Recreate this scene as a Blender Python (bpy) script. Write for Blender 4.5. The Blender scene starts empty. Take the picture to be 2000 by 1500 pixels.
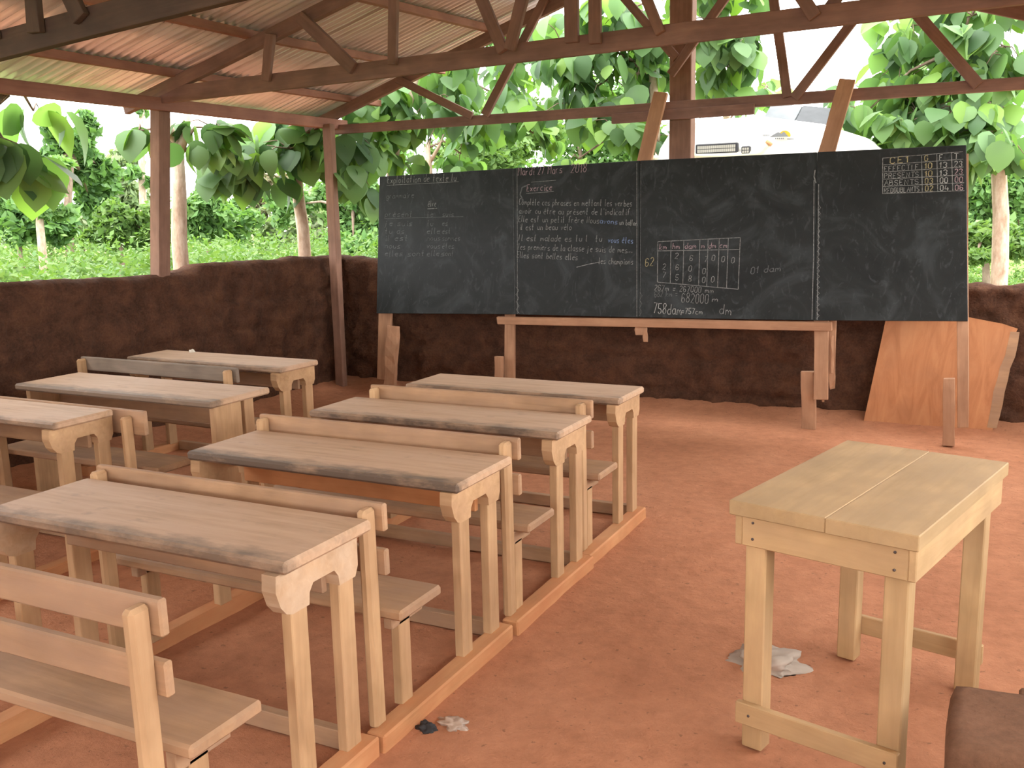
import bpy, bmesh, math, random
import numpy as np
from mathutils import Vector, Matrix, noise
from math import sin, cos, radians, pi
random.seed(7); RNG = np.random.RandomState(11)
S = bpy.context.scene
COL = S.collection

# ------------------------------------------------------------------ camera, sky, light, exposure
CAM_H, F_PX, PITCH, YAW, ROLL = 1.65, 1872.0, radians(10.18), radians(26.68), radians(-1.23)
fw = Vector((-sin(YAW)*cos(PITCH), cos(YAW)*cos(PITCH), -sin(PITCH)))
rt0 = Vector((cos(YAW), sin(YAW), 0)); up0 = rt0.cross(fw)
rt = rt0*cos(ROLL)+up0*sin(ROLL); up = -rt0*sin(ROLL)+up0*cos(ROLL)
cam_data = bpy.data.cameras.new('camera'); cam = bpy.data.objects.new('camera', cam_data); COL.objects.link(cam)
cam_data.sensor_width = 36; cam_data.lens = F_PX/2000*36; cam_data.clip_start = .02; cam_data.clip_end = 400
M = Matrix((rt, up, -fw)).transposed().to_4x4(); M.translation = (0, 0, CAM_H); cam.matrix_world = M
S.camera = cam

w = bpy.data.worlds.new('overcast_sky'); S.world = w; w.use_nodes = True
nt = w.node_tree; bg = nt.nodes['Background']; bg.inputs['Strength'].default_value = 5.0
tc = nt.nodes.new('ShaderNodeTexCoord'); sp = nt.nodes.new('ShaderNodeSeparateXYZ'); rp = nt.nodes.new('ShaderNodeValToRGB')
nt.links.new(tc.outputs['Generated'], sp.inputs[0]); nt.links.new(sp.outputs['Z'], rp.inputs[0]); nt.links.new(rp.outputs[0], bg.inputs[0])
rp.color_ramp.elements[0].position = 0.0; rp.color_ramp.elements[0].color = (.95, .96, .97, 1)
rp.color_ramp.elements[1].position = 0.9; rp.color_ramp.elements[1].color = (1, 1, 1, 1)

def lamp(name, kind, loc, energy, color=(1, 1, 1), **k):
    l = bpy.data.lights.new(name, kind); l.energy = energy; l.color = color
    for a, b in k.items(): setattr(l, a, b)
    o = bpy.data.objects.new(name, l); COL.objects.link(o); o.location = loc; return o
FLASH_AT = Vector((0, 0, CAM_H)) + rt*(-.03) + up*.05 - fw*.01
lamp('camera_flash', 'POINT', FLASH_AT, 12, (1, .90, .76), shadow_soft_size=.012)
sun = lamp('hazy_sun', 'SUN', (0, 0, 20), 1.5, (1, .96, .88), angle=radians(40))
sun.rotation_euler = (radians(28), radians(-18), 0)

S.view_settings.view_transform = 'Standard'; S.view_settings.look = 'None'
S.view_settings.gamma = 1; S.view_settings.use_curve_mapping = False
S.view_settings.exposure = 0.62

# ------------------------------------------------------------------ survey: a pixel of the 2000x1500 photo -> a point of the place
def ray(px, py): return fw + rt*((px-1000)/F_PX) - up*((py-750)/F_PX)
CAMP = Vector((0, 0, CAM_H))
def at_y(px, py, Y): d = ray(px, py); return CAMP + d*(Y/d.y)
def at_x(px, py, X): d = ray(px, py); return CAMP + d*(X/d.x)
def at_d(px, py, D): d = ray(px, py).normalized(); return CAMP + d*D
def at_plane(px, py, o, n): d = ray(px, py); return CAMP + d*((o-CAMP).dot(n)/d.dot(n))

# ------------------------------------------------------------------ materials
def new_mat(name):
    m = bpy.data.materials.new(name); m.use_nodes = True
    return m, m.node_tree, m.node_tree.nodes['Principled BSDF']
def N(t, kind, **k):
    n = t.nodes.new(kind)
    for a, b in k.items(): setattr(n, a, b)
    return n
def ramp(t, fac, stops):
    r = N(t, 'ShaderNodeValToRGB'); e = r.color_ramp.elements
    e[0].position, e[0].color = stops[0][0], (*stops[0][1], 1)
    e[1].position, e[1].color = stops[-1][0], (*stops[-1][1], 1)
    for p, c in stops[1:-1]:
        x = e.new(p); x.color = (*c, 1)
    t.links.new(fac, r.inputs[0]); return r.outputs[0]
def mix(t, fac, a, b, mode='MIX'):
    m = N(t, 'ShaderNodeMix', data_type='RGBA', blend_type=mode)
    for i, v in ((0, fac), (6, a), (7, b)):
        if isinstance(v, (int, float)): m.inputs[i].default_value = v
        elif isinstance(v, tuple): m.inputs[i].default_value = (*v, 1)
        else: t.links.new(v, m.inputs[i])
    return m.outputs[2]
def coords(t, scale=(1, 1, 1), rnd=True, space='Object'):
    tc = N(t, 'ShaderNodeTexCoord'); mp = N(t, 'ShaderNodeMapping'); mp.inputs['Scale'].default_value = scale
    t.links.new(tc.outputs[space], mp.inputs[0])
    if rnd:
        oi = N(t, 'ShaderNodeObjectInfo'); mu = N(t, 'ShaderNodeMath', operation='MULTIPLY'); mu.inputs[1].default_value = 37.0
        t.links.new(oi.outputs['Random'], mu.inputs[0]); t.links.new(mu.outputs[0], mp.inputs['Location'])
    return mp.outputs[0]
def nz(t, vec, scale, detail=4, rough=.55, dist=0):
    n = N(t, 'ShaderNodeTexNoise'); n.inputs['Scale'].default_value = scale; n.inputs['Detail'].default_value = detail
    n.inputs['Roughness'].default_value = rough; n.inputs['Distortion'].default_value = dist
    t.links.new(vec, n.inputs['Vector']); return n.outputs['Fac']
def bump(t, b, h, strength, dist):
    n = N(t, 'ShaderNodeBump'); n.inputs['Strength'].default_value = strength; n.inputs['Distance'].default_value = dist
    t.links.new(h, n.inputs['Height']); t.links.new(n.outputs[0], b.inputs['Normal'])

def wood(name, dark, mid, light, dust=None, dust_amt=.5, rough=.75):
    m, t, b = new_mat(name)
    v = coords(t, (1.2, 16, 16)); g = nz(t, v, 2.2, 6, .6, .6)
    c = ramp(t, g, [(.28, dark), (.5, mid), (.72, light)])
    v2 = coords(t, (2.0, 3, 3)); k = nz(t, v2, 2.0, 3)
    c = mix(t, .55, c, ramp(t, k, [(.3, tuple(x*.72 for x in mid)), (.7, tuple(min(1, x*1.22) for x in light))]))
    if dust:
        d = nz(t, coords(t, (2, 5, 5)), 1.7, 5, .6)
        f = N(t, 'ShaderNodeMapRange'); t.links.new(d, f.inputs[0]); f.inputs[1].default_value = .35; f.inputs[2].default_value = .65
        f.inputs[4].default_value = dust_amt
        c = mix(t, f.outputs[0], c, dust)
    t.links.new(c, b.inputs['Base Color']); b.inputs['Roughness'].default_value = rough
    b.inputs['Specular IOR Level'].default_value = .25
    bump(t, b, g, .35, .004)
    return m
M_DESK = wood('desk_wood', (.24, .13, .06), (.42, .245, .118), (.53, .34, .18), (.42, .245, .135), .5)
M_DESK_PALE = wood('whitewashed_desk_wood', (.30, .175, .09), (.42, .25, .13), (.52, .345, .21), (.55, .41, .29), .5)
M_BENCH = wood('bench_wood', (.21, .115, .06), (.35, .20, .105), (.46, .275, .15), (.32, .195, .125), .65)
M_GREYW = wood('weathered_grey_wood', (.10, .075, .055), (.19, .14, .10), (.27, .20, .145), (.20, .155, .12), .6)
M_OLD = wood('dark_old_timber', (.04, .025, .02), (.085, .052, .04), (.13, .08, .058), (.07, .045, .038), .6)  # much darker tone, for the nearest truss
M_RAIL = wood('earth_stained_wood', (.36, .155, .06), (.50, .235, .10), (.58, .30, .14), (.50, .20, .085), .8)
M_APRON = wood('orange_plank_wood', (.42, .17, .065), (.52, .225, .09), (.58, .27, .115))
M_TABLE = wood('pale_table_wood', (.33, .195, .085), (.45, .28, .128), (.53, .345, .17), (.41, .255, .135), .5)
M_TIMBER = wood('roof_timber', (.115, .063, .047), (.205, .113, .088), (.30, .165, .125), (.18, .10, .08), .5)
M_PURLIN = wood('lit_reddish_purlin_wood', (.17, .078, .055), (.30, .135, .095), (.40, .195, .14), (.25, .115, .085), .5)  # reddish wood, lightened further for the flash and bounce light on it
M_POST = wood('post_timber', (.13, .065, .042), (.22, .115, .076), (.30, .165, .11), (.175, .09, .06), .5)
M_BOARDLEG = wood('board_frame_wood', (.20, .095, .048), (.38, .20, .11), (.48, .27, .155), (.33, .17, .095), .6)

M_TABLETOP = wood('dusty_table_top', (.27, .165, .075), (.37, .235, .108), (.44, .285, .138), (.34, .222, .115), .7)

def desktop_mat(name, edge_dark):
    m, t, b = new_mat(name)
    v = coords(t, (1.2, 14, 14)); g = nz(t, v, 2.2, 6, .6, .6)
    c = ramp(t, g, [(.28, (.33, .20, .105)), (.5, (.46, .285, .165)), (.72, (.54, .35, .215))])
    d = nz(t, coords(t, (1.5, 3.5, 3.5)), 1.6, 5, .6)
    c = mix(t, ramp(t, d, [(.32, (0, 0, 0)), (.62, (.75, .75, .75))]), c, (.50, .325, .21))
    # hand grime along the sitters' edge: follows the board, with a ragged border
    tc = N(t, 'ShaderNodeTexCoord'); s = N(t, 'ShaderNodeSeparateXYZ'); t.links.new(tc.outputs['Object'], s.inputs[0])
    n2 = nz(t, coords(t, (3, 8, 8)), 2.0, 5, .65)
    a = N(t, 'ShaderNodeMath', operation='MULTIPLY_ADD'); t.links.new(n2, a.inputs[0]); a.inputs[1].default_value = -.22
    t.links.new(s.outputs['Y'], a.inputs[2])
    f = N(t, 'ShaderNodeMapRange'); t.links.new(a.outputs[0], f.inputs[0])
    f.inputs[1].default_value = -.32; f.inputs[2].default_value = -.235; f.inputs[3].default_value = edge_dark; f.inputs[4].default_value = 0
    c = mix(t, f.outputs[0], c, (.11, .077, .055))
    st = nz(t, coords(t, (3, 5, 5)), 3.1, 4, .6)
    c = mix(t, ramp(t, st, [(.60, (0, 0, 0)), (.75, (.5, .5, .5))]), c, (.24, .165, .115))
    t.links.new(c, b.inputs['Base Color']); b.inputs['Roughness'].default_value = .62; b.inputs['Specular IOR Level'].default_value = .3
    bump(t, b, g, .3, .003); return m
M_TOP = desktop_mat('desktop_wood', .8); M_TOP_GREY = desktop_mat('greyed_desktop_wood', .95)

def earth(name, stops, scale, bscale, bdist, spots=None):
    m, t, b = new_mat(name)
    v = coords(t, (1, 1, 1), False)
    a = nz(t, v, scale, 6, .6, .4); c = ramp(t, a, stops)
    fine = nz(t, v, scale*9, 5, .7); c = mix(t, .35, c, ramp(t, fine, [(.3, tuple(x*.7 for x in stops[0][1])), (.7, tuple(min(1, x*1.2) for x in stops[-1][1]))]))
    if spots:
        k = nz(t, v, spots[0], 3, .5); c = mix(t, ramp(t, k, [(spots[1], (0, 0, 0)), (spots[1]+.06, (.8, .8, .8))]), c, spots[2])
    t.links.new(c, b.inputs['Base Color']); b.inputs['Roughness'].default_value = .95; b.inputs['Specular IOR Level'].default_value = .1
    h = nz(t, v, bscale, 7, .7); bump(t, b, h, .8, bdist); return m
M_FLOOR = earth('red_earth_floor', [(.3, (.39, .162, .084)), (.5, (.48, .208, .109)), (.7, (.545, .25, .138))], 1.3, 30, .012, (38, .66, (.27, .125, .07)))
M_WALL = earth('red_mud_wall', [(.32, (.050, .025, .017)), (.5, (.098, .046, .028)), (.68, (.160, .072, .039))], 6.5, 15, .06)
M_BLOCK_SHADED = earth('mud_block', [(.3, (.13, .066, .038)), (.5, (.175, .088, .05)), (.7, (.22, .112, .066))], 4, 30, .01)  # mud tone darkened to carry the table's flash shadow
M_GRASS = earth('grass_soil', [(.3, (.11, .17, .045)), (.5, (.16, .22, .06)), (.7, (.22, .25, .09))], .8, 9, .05)

def leaf_mat(name, cols, trans=.46, gloss=.35):
    m, t, b = new_mat(name)
    g = N(t, 'ShaderNodeNewGeometry'); oi = N(t, 'ShaderNodeObjectInfo')
    ad = N(t, 'ShaderNodeMath', operation='ADD'); fr = N(t, 'ShaderNodeMath', operation='FRACT')
    t.links.new(g.outputs['Random Per Island'], ad.inputs[0]); t.links.new(oi.outputs['Random'], ad.inputs[1]); t.links.new(ad.outputs[0], fr.inputs[0])
    c = ramp(t, fr.outputs[0], [(i/(len(cols)-1), x) for i, x in enumerate(cols)])
    t.links.new(c, b.inputs['Base Color']); b.inputs['Roughness'].default_value = .5; b.inputs['Specular IOR Level'].default_value = gloss
    tr = N(t, 'ShaderNodeBsdfTranslucent'); t.links.new(mix(t, 1.0, c, (1.1, 1.2, .55), 'MULTIPLY'), tr.inputs[0])
    ms = N(t, 'ShaderNodeMixShader'); ms.inputs[0].default_value = trans
    t.links.new(b.outputs[0], ms.inputs[1]); t.links.new(tr.outputs[0], ms.inputs[2])
    t.links.new(ms.outputs[0], t.nodes['Material Output'].inputs[0]); return m
M_LEAF = leaf_mat('broad_leaf', [(.045, .095, .04), (.12, .22, .075), (.18, .31, .11), (.075, .15, .065), (.15, .26, .11), (.22, .37, .07), (.06, .12, .05), (.14, .25, .10)])
M_BUSH = leaf_mat('bush_leaf', [(.085, .16, .045), (.12, .205, .05), (.145, .225, .065), (.10, .185, .065)], .4, .2)
M_BUSHD = leaf_mat('dark_tree_leaf', [(.06, .13, .045), (.10, .20, .06), (.15, .28, .08), (.09, .17, .055)], .35, .2)
M_BUSHM = leaf_mat('mid_tree_leaf', [(.09, .19, .06), (.13, .24, .075), (.18, .30, .095), (.105, .20, .07)], .4, .2)
M_PALE = leaf_mat('pale_tree_leaf', [(.17, .25, .12), (.21, .29, .14), (.24, .30, .16), (.23, .25, .16)], .4, .2)
M_DRY = leaf_mat('dry_brush_twigs', [(.22, .19, .13), (.27, .23, .16), (.22, .24, .14)], .3, .1)
def plain(name, col, rough=.6, spec=.4, metal=0):
    m, t, b = new_mat(name)
    k = nz(t, coords(t, (1, 1, 1)), 9, 4); c = ramp(t, k, [(.3, tuple(x*.88 for x in col)), (.7, tuple(min(1, x*1.08) for x in col))])
    t.links.new(c, b.inputs['Base Color']); b.inputs['Roughness'].default_value = rough
    b.inputs['Specular IOR Level'].default_value = spec; b.inputs['Metallic'].default_value = metal; return m
def bark(name, a, c_, d):
    m, t, b = new_mat(name)
    k = nz(t, coords(t, (3, 3, 1.2)), 5, 6, .65); c = ramp(t, k, [(.3, a), (.5, c_), (.7, d)])
    t.links.new(c, b.inputs['Base Color']); b.inputs['Roughness'].default_value = .9; bump(t, b, k, .5, .02); return m
M_BARK = bark('pale_blotched_bark', (.26, .17, .11), (.42, .31, .23), (.55, .45, .36))
M_BARKD = bark('brown_bark', (.12, .08, .05), (.20, .14, .10), (.28, .21, .15))
M_WHITE = plain('white_fibreglass', (.80, .79, .74), .35, .5)
M_CREAM = plain('cream_plastic', (.78, .72, .50), .5)
M_BLACK = plain('black_plastic', (.025, .025, .03), .5)
M_LENS = plain('clear_lamp_lens', (.34, .33, .28), .3, .4)
M_PANEL_L = plain('pale_solar_glass', (.16, .172, .18), .7, .2)
M_PANEL_D = plain('grey_solar_glass', (.075, .078, .082), .7, .2)
M_GLASS = plain('dark_windscreen', (.03, .035, .04), .08, .6)
M_RUBBER = plain('tyre_rubber', (.02, .02, .02), .85, .2)
M_RAG = plain('grey_white_cloth', (.45, .37, .30), .9, .1)
M_CLEAR = plain('clear_wrapper', (.45, .33, .25), .3, .6)
M_SCRAP = plain('black_scrap', (.03, .027, .027), .7)
M_PAPER = plain('pale_paper', (.72, .66, .56), .9, .1)
M_NAIL = plain('nail_iron', (.08, .055, .045), .5, .5)
M_YELLOW = plain('yellow_print', (.55, .33, .02), .6)
M_GREYP = plain('grey_print', (.16, .17, .175), .6)
# corrugated sheet
def sheet_mat():
    m, t, b = new_mat('galvanised_sheet')
    v = coords(t, (.5, 9, 1), True); k = nz(t, v, 1.5, 5, .65)
    c = ramp(t, k, [(.28, (.40, .35, .36)), (.42, (.72, .675, .71)), (.6, (.84, .80, .84)), (.75, (.60, .54, .55))])
    k2 = nz(t, coords(t, (.25, 13, 1)), 1.5, 4, .6); c = mix(t, ramp(t, k2, [(.57, (0, 0, 0)), (.64, (.45, .45, .45))]), c, (.20, .12, .085))
    t.links.new(c, b.inputs['Base Color']); b.inputs['Roughness'].default_value = .42; b.inputs['Metallic'].default_value = .45
    return m
M_SHEET = sheet_mat()
# plywood
def ply_mat():
    m, t, b = new_mat('plywood_face')
    v = coords(t, (5, 1.2, 5)); k = nz(t, v, 2.0, 6, .6, 1.2); c = ramp(t, k, [(.3, (.40, .155, .06)), (.5, (.50, .21, .085)), (.7, (.57, .26, .11))])
    k2 = nz(t, coords(t, (1, 1, 1)), 2.5, 4); c = mix(t, ramp(t, k2, [(.5, (0, 0, 0)), (.75, (.5, .5, .5))]), c, (.34, .15, .07))
    t.links.new(c, b.inputs['Base Color']); b.inputs['Roughness'].default_value = .8; return m
M_PLY = ply_mat()
# chalkboard with wiped chalk haze
def board_mat():
    m, t, b = new_mat('blackboard_paint')
    v = coords(t, (1, 1, 1), True)
    k = nz(t, v, 2.2, 5, .55, 2.2); s = nz(t, coords(t, (2.2, 1, 1)), 4.5, 6, .65, 3.0)
    c = ramp(t, k, [(.30, (.006, .007, .006)), (.52, (.012, .0135, .012)), (.74, (.034, .039, .039))])
    c = mix(t, ramp(t, s, [(.56, (0, 0, 0)), (.78, (.28, .28, .28))]), c, (.13, .145, .15))
    t.links.new(c, b.inputs['Base Color']); b.inputs['Roughness'].default_value = .62; b.inputs['Specular IOR Level'].default_value = .3; return m
M_BOARD = board_mat()
def chalk(name, col):
    m, t, b = new_mat(name)
    k = nz(t, coords(t, (1, 1, 1)), 60, 3, .6); c = ramp(t, k, [(.35, tuple(x*.45 for x in col)), (.65, col)])
    t.links.new(c, b.inputs['Base Color']); b.inputs['Roughness'].default_value = 1; b.inputs['Specular IOR Level'].default_value = 0; return m
M_CHALK = chalk('white_chalk', (.42, .42, .39)); M_CHALK_F = chalk('faint_chalk', (.15, .155, .15)); M_CHALK_M = chalk('thin_chalk', (.27, .27, .255))
M_CHALK_Y = chalk('yellow_chalk', (.42, .36, .20)); M_CHALK_P = chalk('pink_chalk', (.40, .29, .30)); M_CHALK_B = chalk('blue_chalk', (.20, .26, .40))

# ------------------------------------------------------------------ helpers
def link(name, me, mat, parent=None):
    o = bpy.data.objects.new(name, me); COL.objects.link(o)
    if mat is not None and len(me.materials) == 0: me.materials.append(mat)
    if parent is not None: o.parent = parent
    return o
def mesh(name, verts, faces, smooth=False):
    me = bpy.data.meshes.new(name); me.from_pydata([tuple(v) for v in verts], [], faces)
    if smooth: me.polygons.foreach_set('use_smooth', [True]*len(me.polygons))
    me.update(); return me
def bm_mesh(name, bm, smooth=False):
    me = bpy.data.meshes.new(name); bmesh.ops.recalc_face_normals(bm, faces=bm.faces); bm.to_mesh(me); bm.free()
    if smooth: me.polygons.foreach_set('use_smooth', [True]*len(me.polygons))
    return me
def thing(name, label, cat, loc=(0, 0, 0), rz=0, group=None):
    o = bpy.data.objects.new(name, None); COL.objects.link(o); o.empty_display_size = .2
    o.location = loc; o.rotation_euler = (0, 0, rz); o['label'] = label; o['category'] = cat
    if group: o['group'] = group
    return o
def tag(o, label, cat, group=None):
    o['label'] = label; o['category'] = cat
    if group: o['group'] = group
    return o
def box_bm(lx, ly, lz, bev=.003, rag=0, cuts=0):
    bm = bmesh.new(); bmesh.ops.create_cube(bm, size=1)
    for v in bm.verts: v.co = Vector((v.co.x*lx, v.co.y*ly, v.co.z*lz))
    if cuts:
        ed = [e for e in bm.edges if abs((e.verts[0].co-e.verts[1].co).x) > lx*.9]
        bmesh.ops.subdivide_edges(bm, edges=ed, cuts=cuts)
    if rag:
        for v in bm.verts: v.co += Vector((random.uniform(-1, 1), random.uniform(-1, 1), random.uniform(-1, 1)))*rag
    if bev: bmesh.ops.bevel(bm, geom=[e for e in bm.edges if e.calc_face_angle(0) > .6], offset=min(bev, .3*min(lx, ly, lz)), segments=1, affect='EDGES')
    return bm
def frame_matrix(p0, p1, upv):
    p0, p1 = Vector(p0), Vector(p1); x = (p1-p0).normalized(); u = Vector(upv)
    if abs(x.dot(u)) > .98: u = Vector((0, 1, 0))
    y = u.cross(x).normalized(); z = x.cross(y)
    m = Matrix((x, y, z)).transposed().to_4x4(); m.translation = (p0+p1)/2; return m
def beam(name, p0, p1, wy, hz, mat, parent=None, upv=(0, 0, 1), bev=.003, rag=0, cuts=0):
    L = (Vector(p1)-Vector(p0)).length
    o = link(name, bm_mesh(name, box_bm(L, wy, hz, bev, rag, cuts)), mat, parent)
    o.matrix_basis = frame_matrix(p0, p1, upv); return o
def bx(name, x0, x1, y0, y1, z0, z1, mat, parent=None, bev=.003, rag=0):
    """axis-aligned board; its grain (local x) follows the longest side"""
    d = (x1-x0, y1-y0, z1-z0); c = Vector(((x0+x1)/2, (y0+y1)/2, (z0+z1)/2)); k = d.index(max(d))
    if k == 0: return beam(name, (x0, c.y, c.z), (x1, c.y, c.z), d[1], d[2], mat, parent, (0, 0, 1), bev, rag)
    if k == 1: return beam(name, (c.x, y0, c.z), (c.x, y1, c.z), d[0], d[2], mat, parent, (0, 0, 1), bev, rag)
    return beam(name, (c.x, c.y, z0), (c.x, c.y, z1), d[0], d[1], mat, parent, (0, 1, 0), bev, rag)
def prism(name, poly, x0, x1, mat, parent=None, smooth=False):
    """polygon in (y, z) swept along x"""
    n = len(poly); v = [(x0, a, b) for a, b in poly]+[(x1, a, b) for a, b in poly]
    f = [tuple(range(n))[::-1], tuple(range(n, 2*n))]+[(i, (i+1) % n, n+(i+1) % n, n+i) for i in range(n)]
    bm = bmesh.new(); vs = [bm.verts.new(q) for q in v]
    for q in f: bm.faces.new([vs[i] for i in q])
    return link(name, bm_mesh(name, bm), mat, parent)
def tube_data(pts, rad, seg=8):
    V, Fc = [], []; pts = [Vector(p) for p in pts]
    for i, p in enumerate(pts):
        d = (pts[min(i+1, len(pts)-1)]-pts[max(i-1, 0)]).normalized()
        a = d.cross(Vector((0, 0, 1)) if abs(d.z) < .9 else Vector((1, 0, 0))).normalized(); b = d.cross(a)
        r = rad[i] if hasattr(rad, '__len__') else rad
        for k in range(seg): V.append(p+(a*cos(2*pi*k/seg)+b*sin(2*pi*k/seg))*r)
    for i in range(len(pts)-1):
        for k in range(seg): Fc.append((i*seg+k, i*seg+(k+1) % seg, (i+1)*seg+(k+1) % seg, (i+1)*seg+k))
    Fc.append(tuple(range(seg))[::-1]); Fc.append(tuple(range((len(pts)-1)*seg, len(pts)*seg))); return V, Fc
def tubes(name, lst, mat, parent=None, seg=8):
    V, Fc = [], []
    for pts, rad in lst:
        v, f = tube_data(pts, rad, seg); k = len(V); V += v; Fc += [tuple(i+k for i in q) for q in f]
    return link(name, mesh(name, V, Fc, True), mat, parent)
def dup(root):
    r = root.copy(); COL.objects.link(r)
    for ch in root.children:
        c = ch.copy(); COL.objects.link(c); c.parent = r
        for g in ch.children:
            d = g.copy(); COL.objects.link(d); d.parent = c
    return r
def struct(o): o['kind'] = 'structure'; return o

# ------------------------------------------------------------------ the setting: floor, walls, ground
WX, WY = -5.75, 7.76          # inner faces of the left and back walls
def fbm(x, y, z, s, o=4): return noise.fractal(Vector((x*s, y*s, z*s)), 1.0, 2.0, o)
def floor_z(x, y):
    h = .012*fbm(x, y, 0, .9)+.004*fbm(x, y, 3, 5)
    e = min(x-WX, WY-y)
    if e < .45: h += .07*(1-max(e, 0)/.45)**2
    return h
xs = np.arange(-6.0, 1.6, .09); ys = np.arange(-6.9, 8.0, .09)
V = [(x, y, floor_z(x, y)-.008) for y in ys for x in xs]; nx = len(xs)
Fc = [(j*nx+i, j*nx+i+1, (j+1)*nx+i+1, (j+1)*nx+i) for j in range(len(ys)-1) for i in range(nx-1)]
struct(link('floor', mesh('floor', V, Fc, True), M_FLOOR))

def mud_wall(name, p0, p1, inward, tops, thick=.30, seed=0.0):
    """rammed-earth wall swept from p0 to p1; tops = [(s, height)]"""
    p0, p1, n = Vector((*p0, 0)), Vector((*p1, 0)), Vector((*inward, 0)); L = (p1-p0).length; d = (p1-p0)/L
    ns = int(L/.032); prof_n = 40; ring = []
    ss = [a for a, b in tops]; hh = [b for a, b in tops]
    for i in range(ns+1):
        s = L*i/ns; H = float(np.interp(s, ss, hh))+.022*fbm(s, seed, 0, 2.2)+.008*fbm(s, seed, 2, 12)
        r = []
        for k in range(prof_n+1):                      # inner face going up
            z = -.1+(H-.05+.1)*k/prof_n
            lump = .034*fbm(s, z, seed, 2.4)+.030*fbm(s, z, seed+5, 8)+.016*fbm(s, z, seed+9, 20)
            vd = noise.voronoi(Vector((s*4.2, z*8.5, seed)))[0]; lump += .045*(min(.5, vd[1]-vd[0])-.22)
            cz = z+.035*fbm(s, 0, seed+3, 1.3); c = (cz % .27)/.27
            groove = -.022*math.exp(-((c-.5)/.09)**2)
            crack = -.028*math.exp(-(((s+.10*fbm(z, 0, seed, 3)) % .83-.4)/.018)**2)*(.5+.5*fbm(s, z, seed+7, 1.6))
            r.append((s, lump+groove+crack, z))
        r += [(s, -.02, H-.025), (s, -.07, H), (s, -thick*.5, H+.015*fbm(s, 1, seed, 6)), (s, -thick+.06, H-.01), (s, -thick, H-.06), (s, -thick, -.15)]
        ring.append(r)
    m = len(ring[0])
    V = [p0+d*a+n*b+Vector((0, 0, z)) for r in ring for a, b, z in r]
    Fc = [(i*m+k, (i+1)*m+k, (i+1)*m+k+1, i*m+k+1) for i in range(ns) for k in range(m-1)]
    Fc += [tuple(range(m)), tuple(range(ns*m, ns*m+m))[::-1]]
    return struct(link(name, mesh(name, V, Fc, True), M_WALL))
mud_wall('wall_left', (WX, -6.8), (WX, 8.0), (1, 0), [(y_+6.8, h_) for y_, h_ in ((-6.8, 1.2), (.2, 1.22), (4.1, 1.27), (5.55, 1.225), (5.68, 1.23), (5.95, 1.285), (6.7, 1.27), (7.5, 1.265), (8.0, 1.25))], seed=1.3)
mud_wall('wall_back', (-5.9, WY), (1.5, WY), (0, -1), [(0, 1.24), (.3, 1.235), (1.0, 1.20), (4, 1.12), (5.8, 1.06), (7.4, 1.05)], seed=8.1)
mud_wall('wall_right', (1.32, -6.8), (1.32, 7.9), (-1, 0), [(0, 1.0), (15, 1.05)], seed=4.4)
mud_wall('wall_front', (1.5, -6.6), (-5.9, -6.6), (0, 1), [(0, 1.2), (7.4, 1.2)], seed=6.2)  # rear wall and rearward side walls are unseen, extended to dim light from behind

gx = np.concatenate([np.arange(-70, -16, 3.0), np.arange(-16, 12, 1.0), np.arange(12, 40, 3.0)]); gy = np.concatenate([np.arange(-30, 0, 3.0), np.arange(0, 24, 1.0), np.arange(24, 90, 3.0)])
def ground_z(x, y): return -.10+.05*fbm(x, y, 1, .2)
V = [(x, y, ground_z(x, y)-(.14 if (-6.6 < x < 2.6 and -7.5 < y < 8.6) else 0)) for y in gy for x in gx]; nx = len(gx)
Fc = [(j*nx+i, j*nx+i+1, (j+1)*nx+i+1, (j+1)*nx+i) for j in range(len(gy)-1) for i in range(nx-1)]
gr_ = struct(link('ground', mesh('ground', V, Fc, True), M_GRASS))
gr_.data.materials.append(M_FLOOR)                     # trodden red earth round the shelter
for p in gr_.data.polygons:
    c_ = p.center
    if -8.4 < c_.x < 5.5 and -10 < c_.y < 9.9: p.material_index = 1

# ------------------------------------------------------------------ roof
RIDGE = -2.36
def slope(Y): return .27+.0239*max(0, Y-5.6)
def raf_z(X, Y): return 2.585+slope(Y)*((X+5.86) if X <= RIDGE else (2*RIDGE-X+5.86))
ceiling = bpy.data.objects.new('ceiling', None); COL.objects.link(ceiling); struct(ceiling)
Y_END = 8.16
def roof_sheet(xa, xb, y0, y1, lift):
    na, nb = 5, int((y1-y0)/.076*6); P = []
    for sgn in (0, 1):
        for i in range(na+1):
            x = xa+(xb-xa)*i/na
            for j in range(nb+1):
                y = y0+(y1-y0)*j/nb
                P.append((x, y, raf_z(x, y)+.115+lift+.016*sin(2*pi*y/.076)+.0022*sgn))
    n = nb+1; o = n*(na+1); Fc = []
    for i in range(na):
        for j in range(nb):
            a = i*n+j; Fc.append((a, a+1, a+n+1, a+n)); Fc.append((a+o, a+n+o, a+n+1+o, a+1+o))
    for j in range(nb):
        a = na*n+j; Fc.append((j, o+j, o+j+1, j+1)); Fc.append((a, a+1, a+1+o, a+o))
    for i in range(na):
        a = i*n; Fc.append((a, a+n, a+n+o, a+o)); b_ = i*n+nb; Fc.append((b_, b_+o, b_+n+o, b_+n))
    return link('roof_sheet', mesh('roof_sheet', P, Fc, True), M_SHEET, ceiling)
y = Y_END; k = 0
while y > -6.6:  # roof carried on unseen behind the camera to cut rear skylight
    y0 = y-.78; j = (k % 2)*.004
    roof_sheet(-6.28, -4.98, y0-.05, y, j); roof_sheet(-5.22, -3.55, y0-.05, y, .008+j); roof_sheet(-3.75, RIDGE, y0-.05, y, .016+j)
    roof_sheet(RIDGE, -.9, y0-.05, y, .016+j); roof_sheet(-1.1, 1.55, y0-.05, y, j)
    y = y0; k += 1
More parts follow.
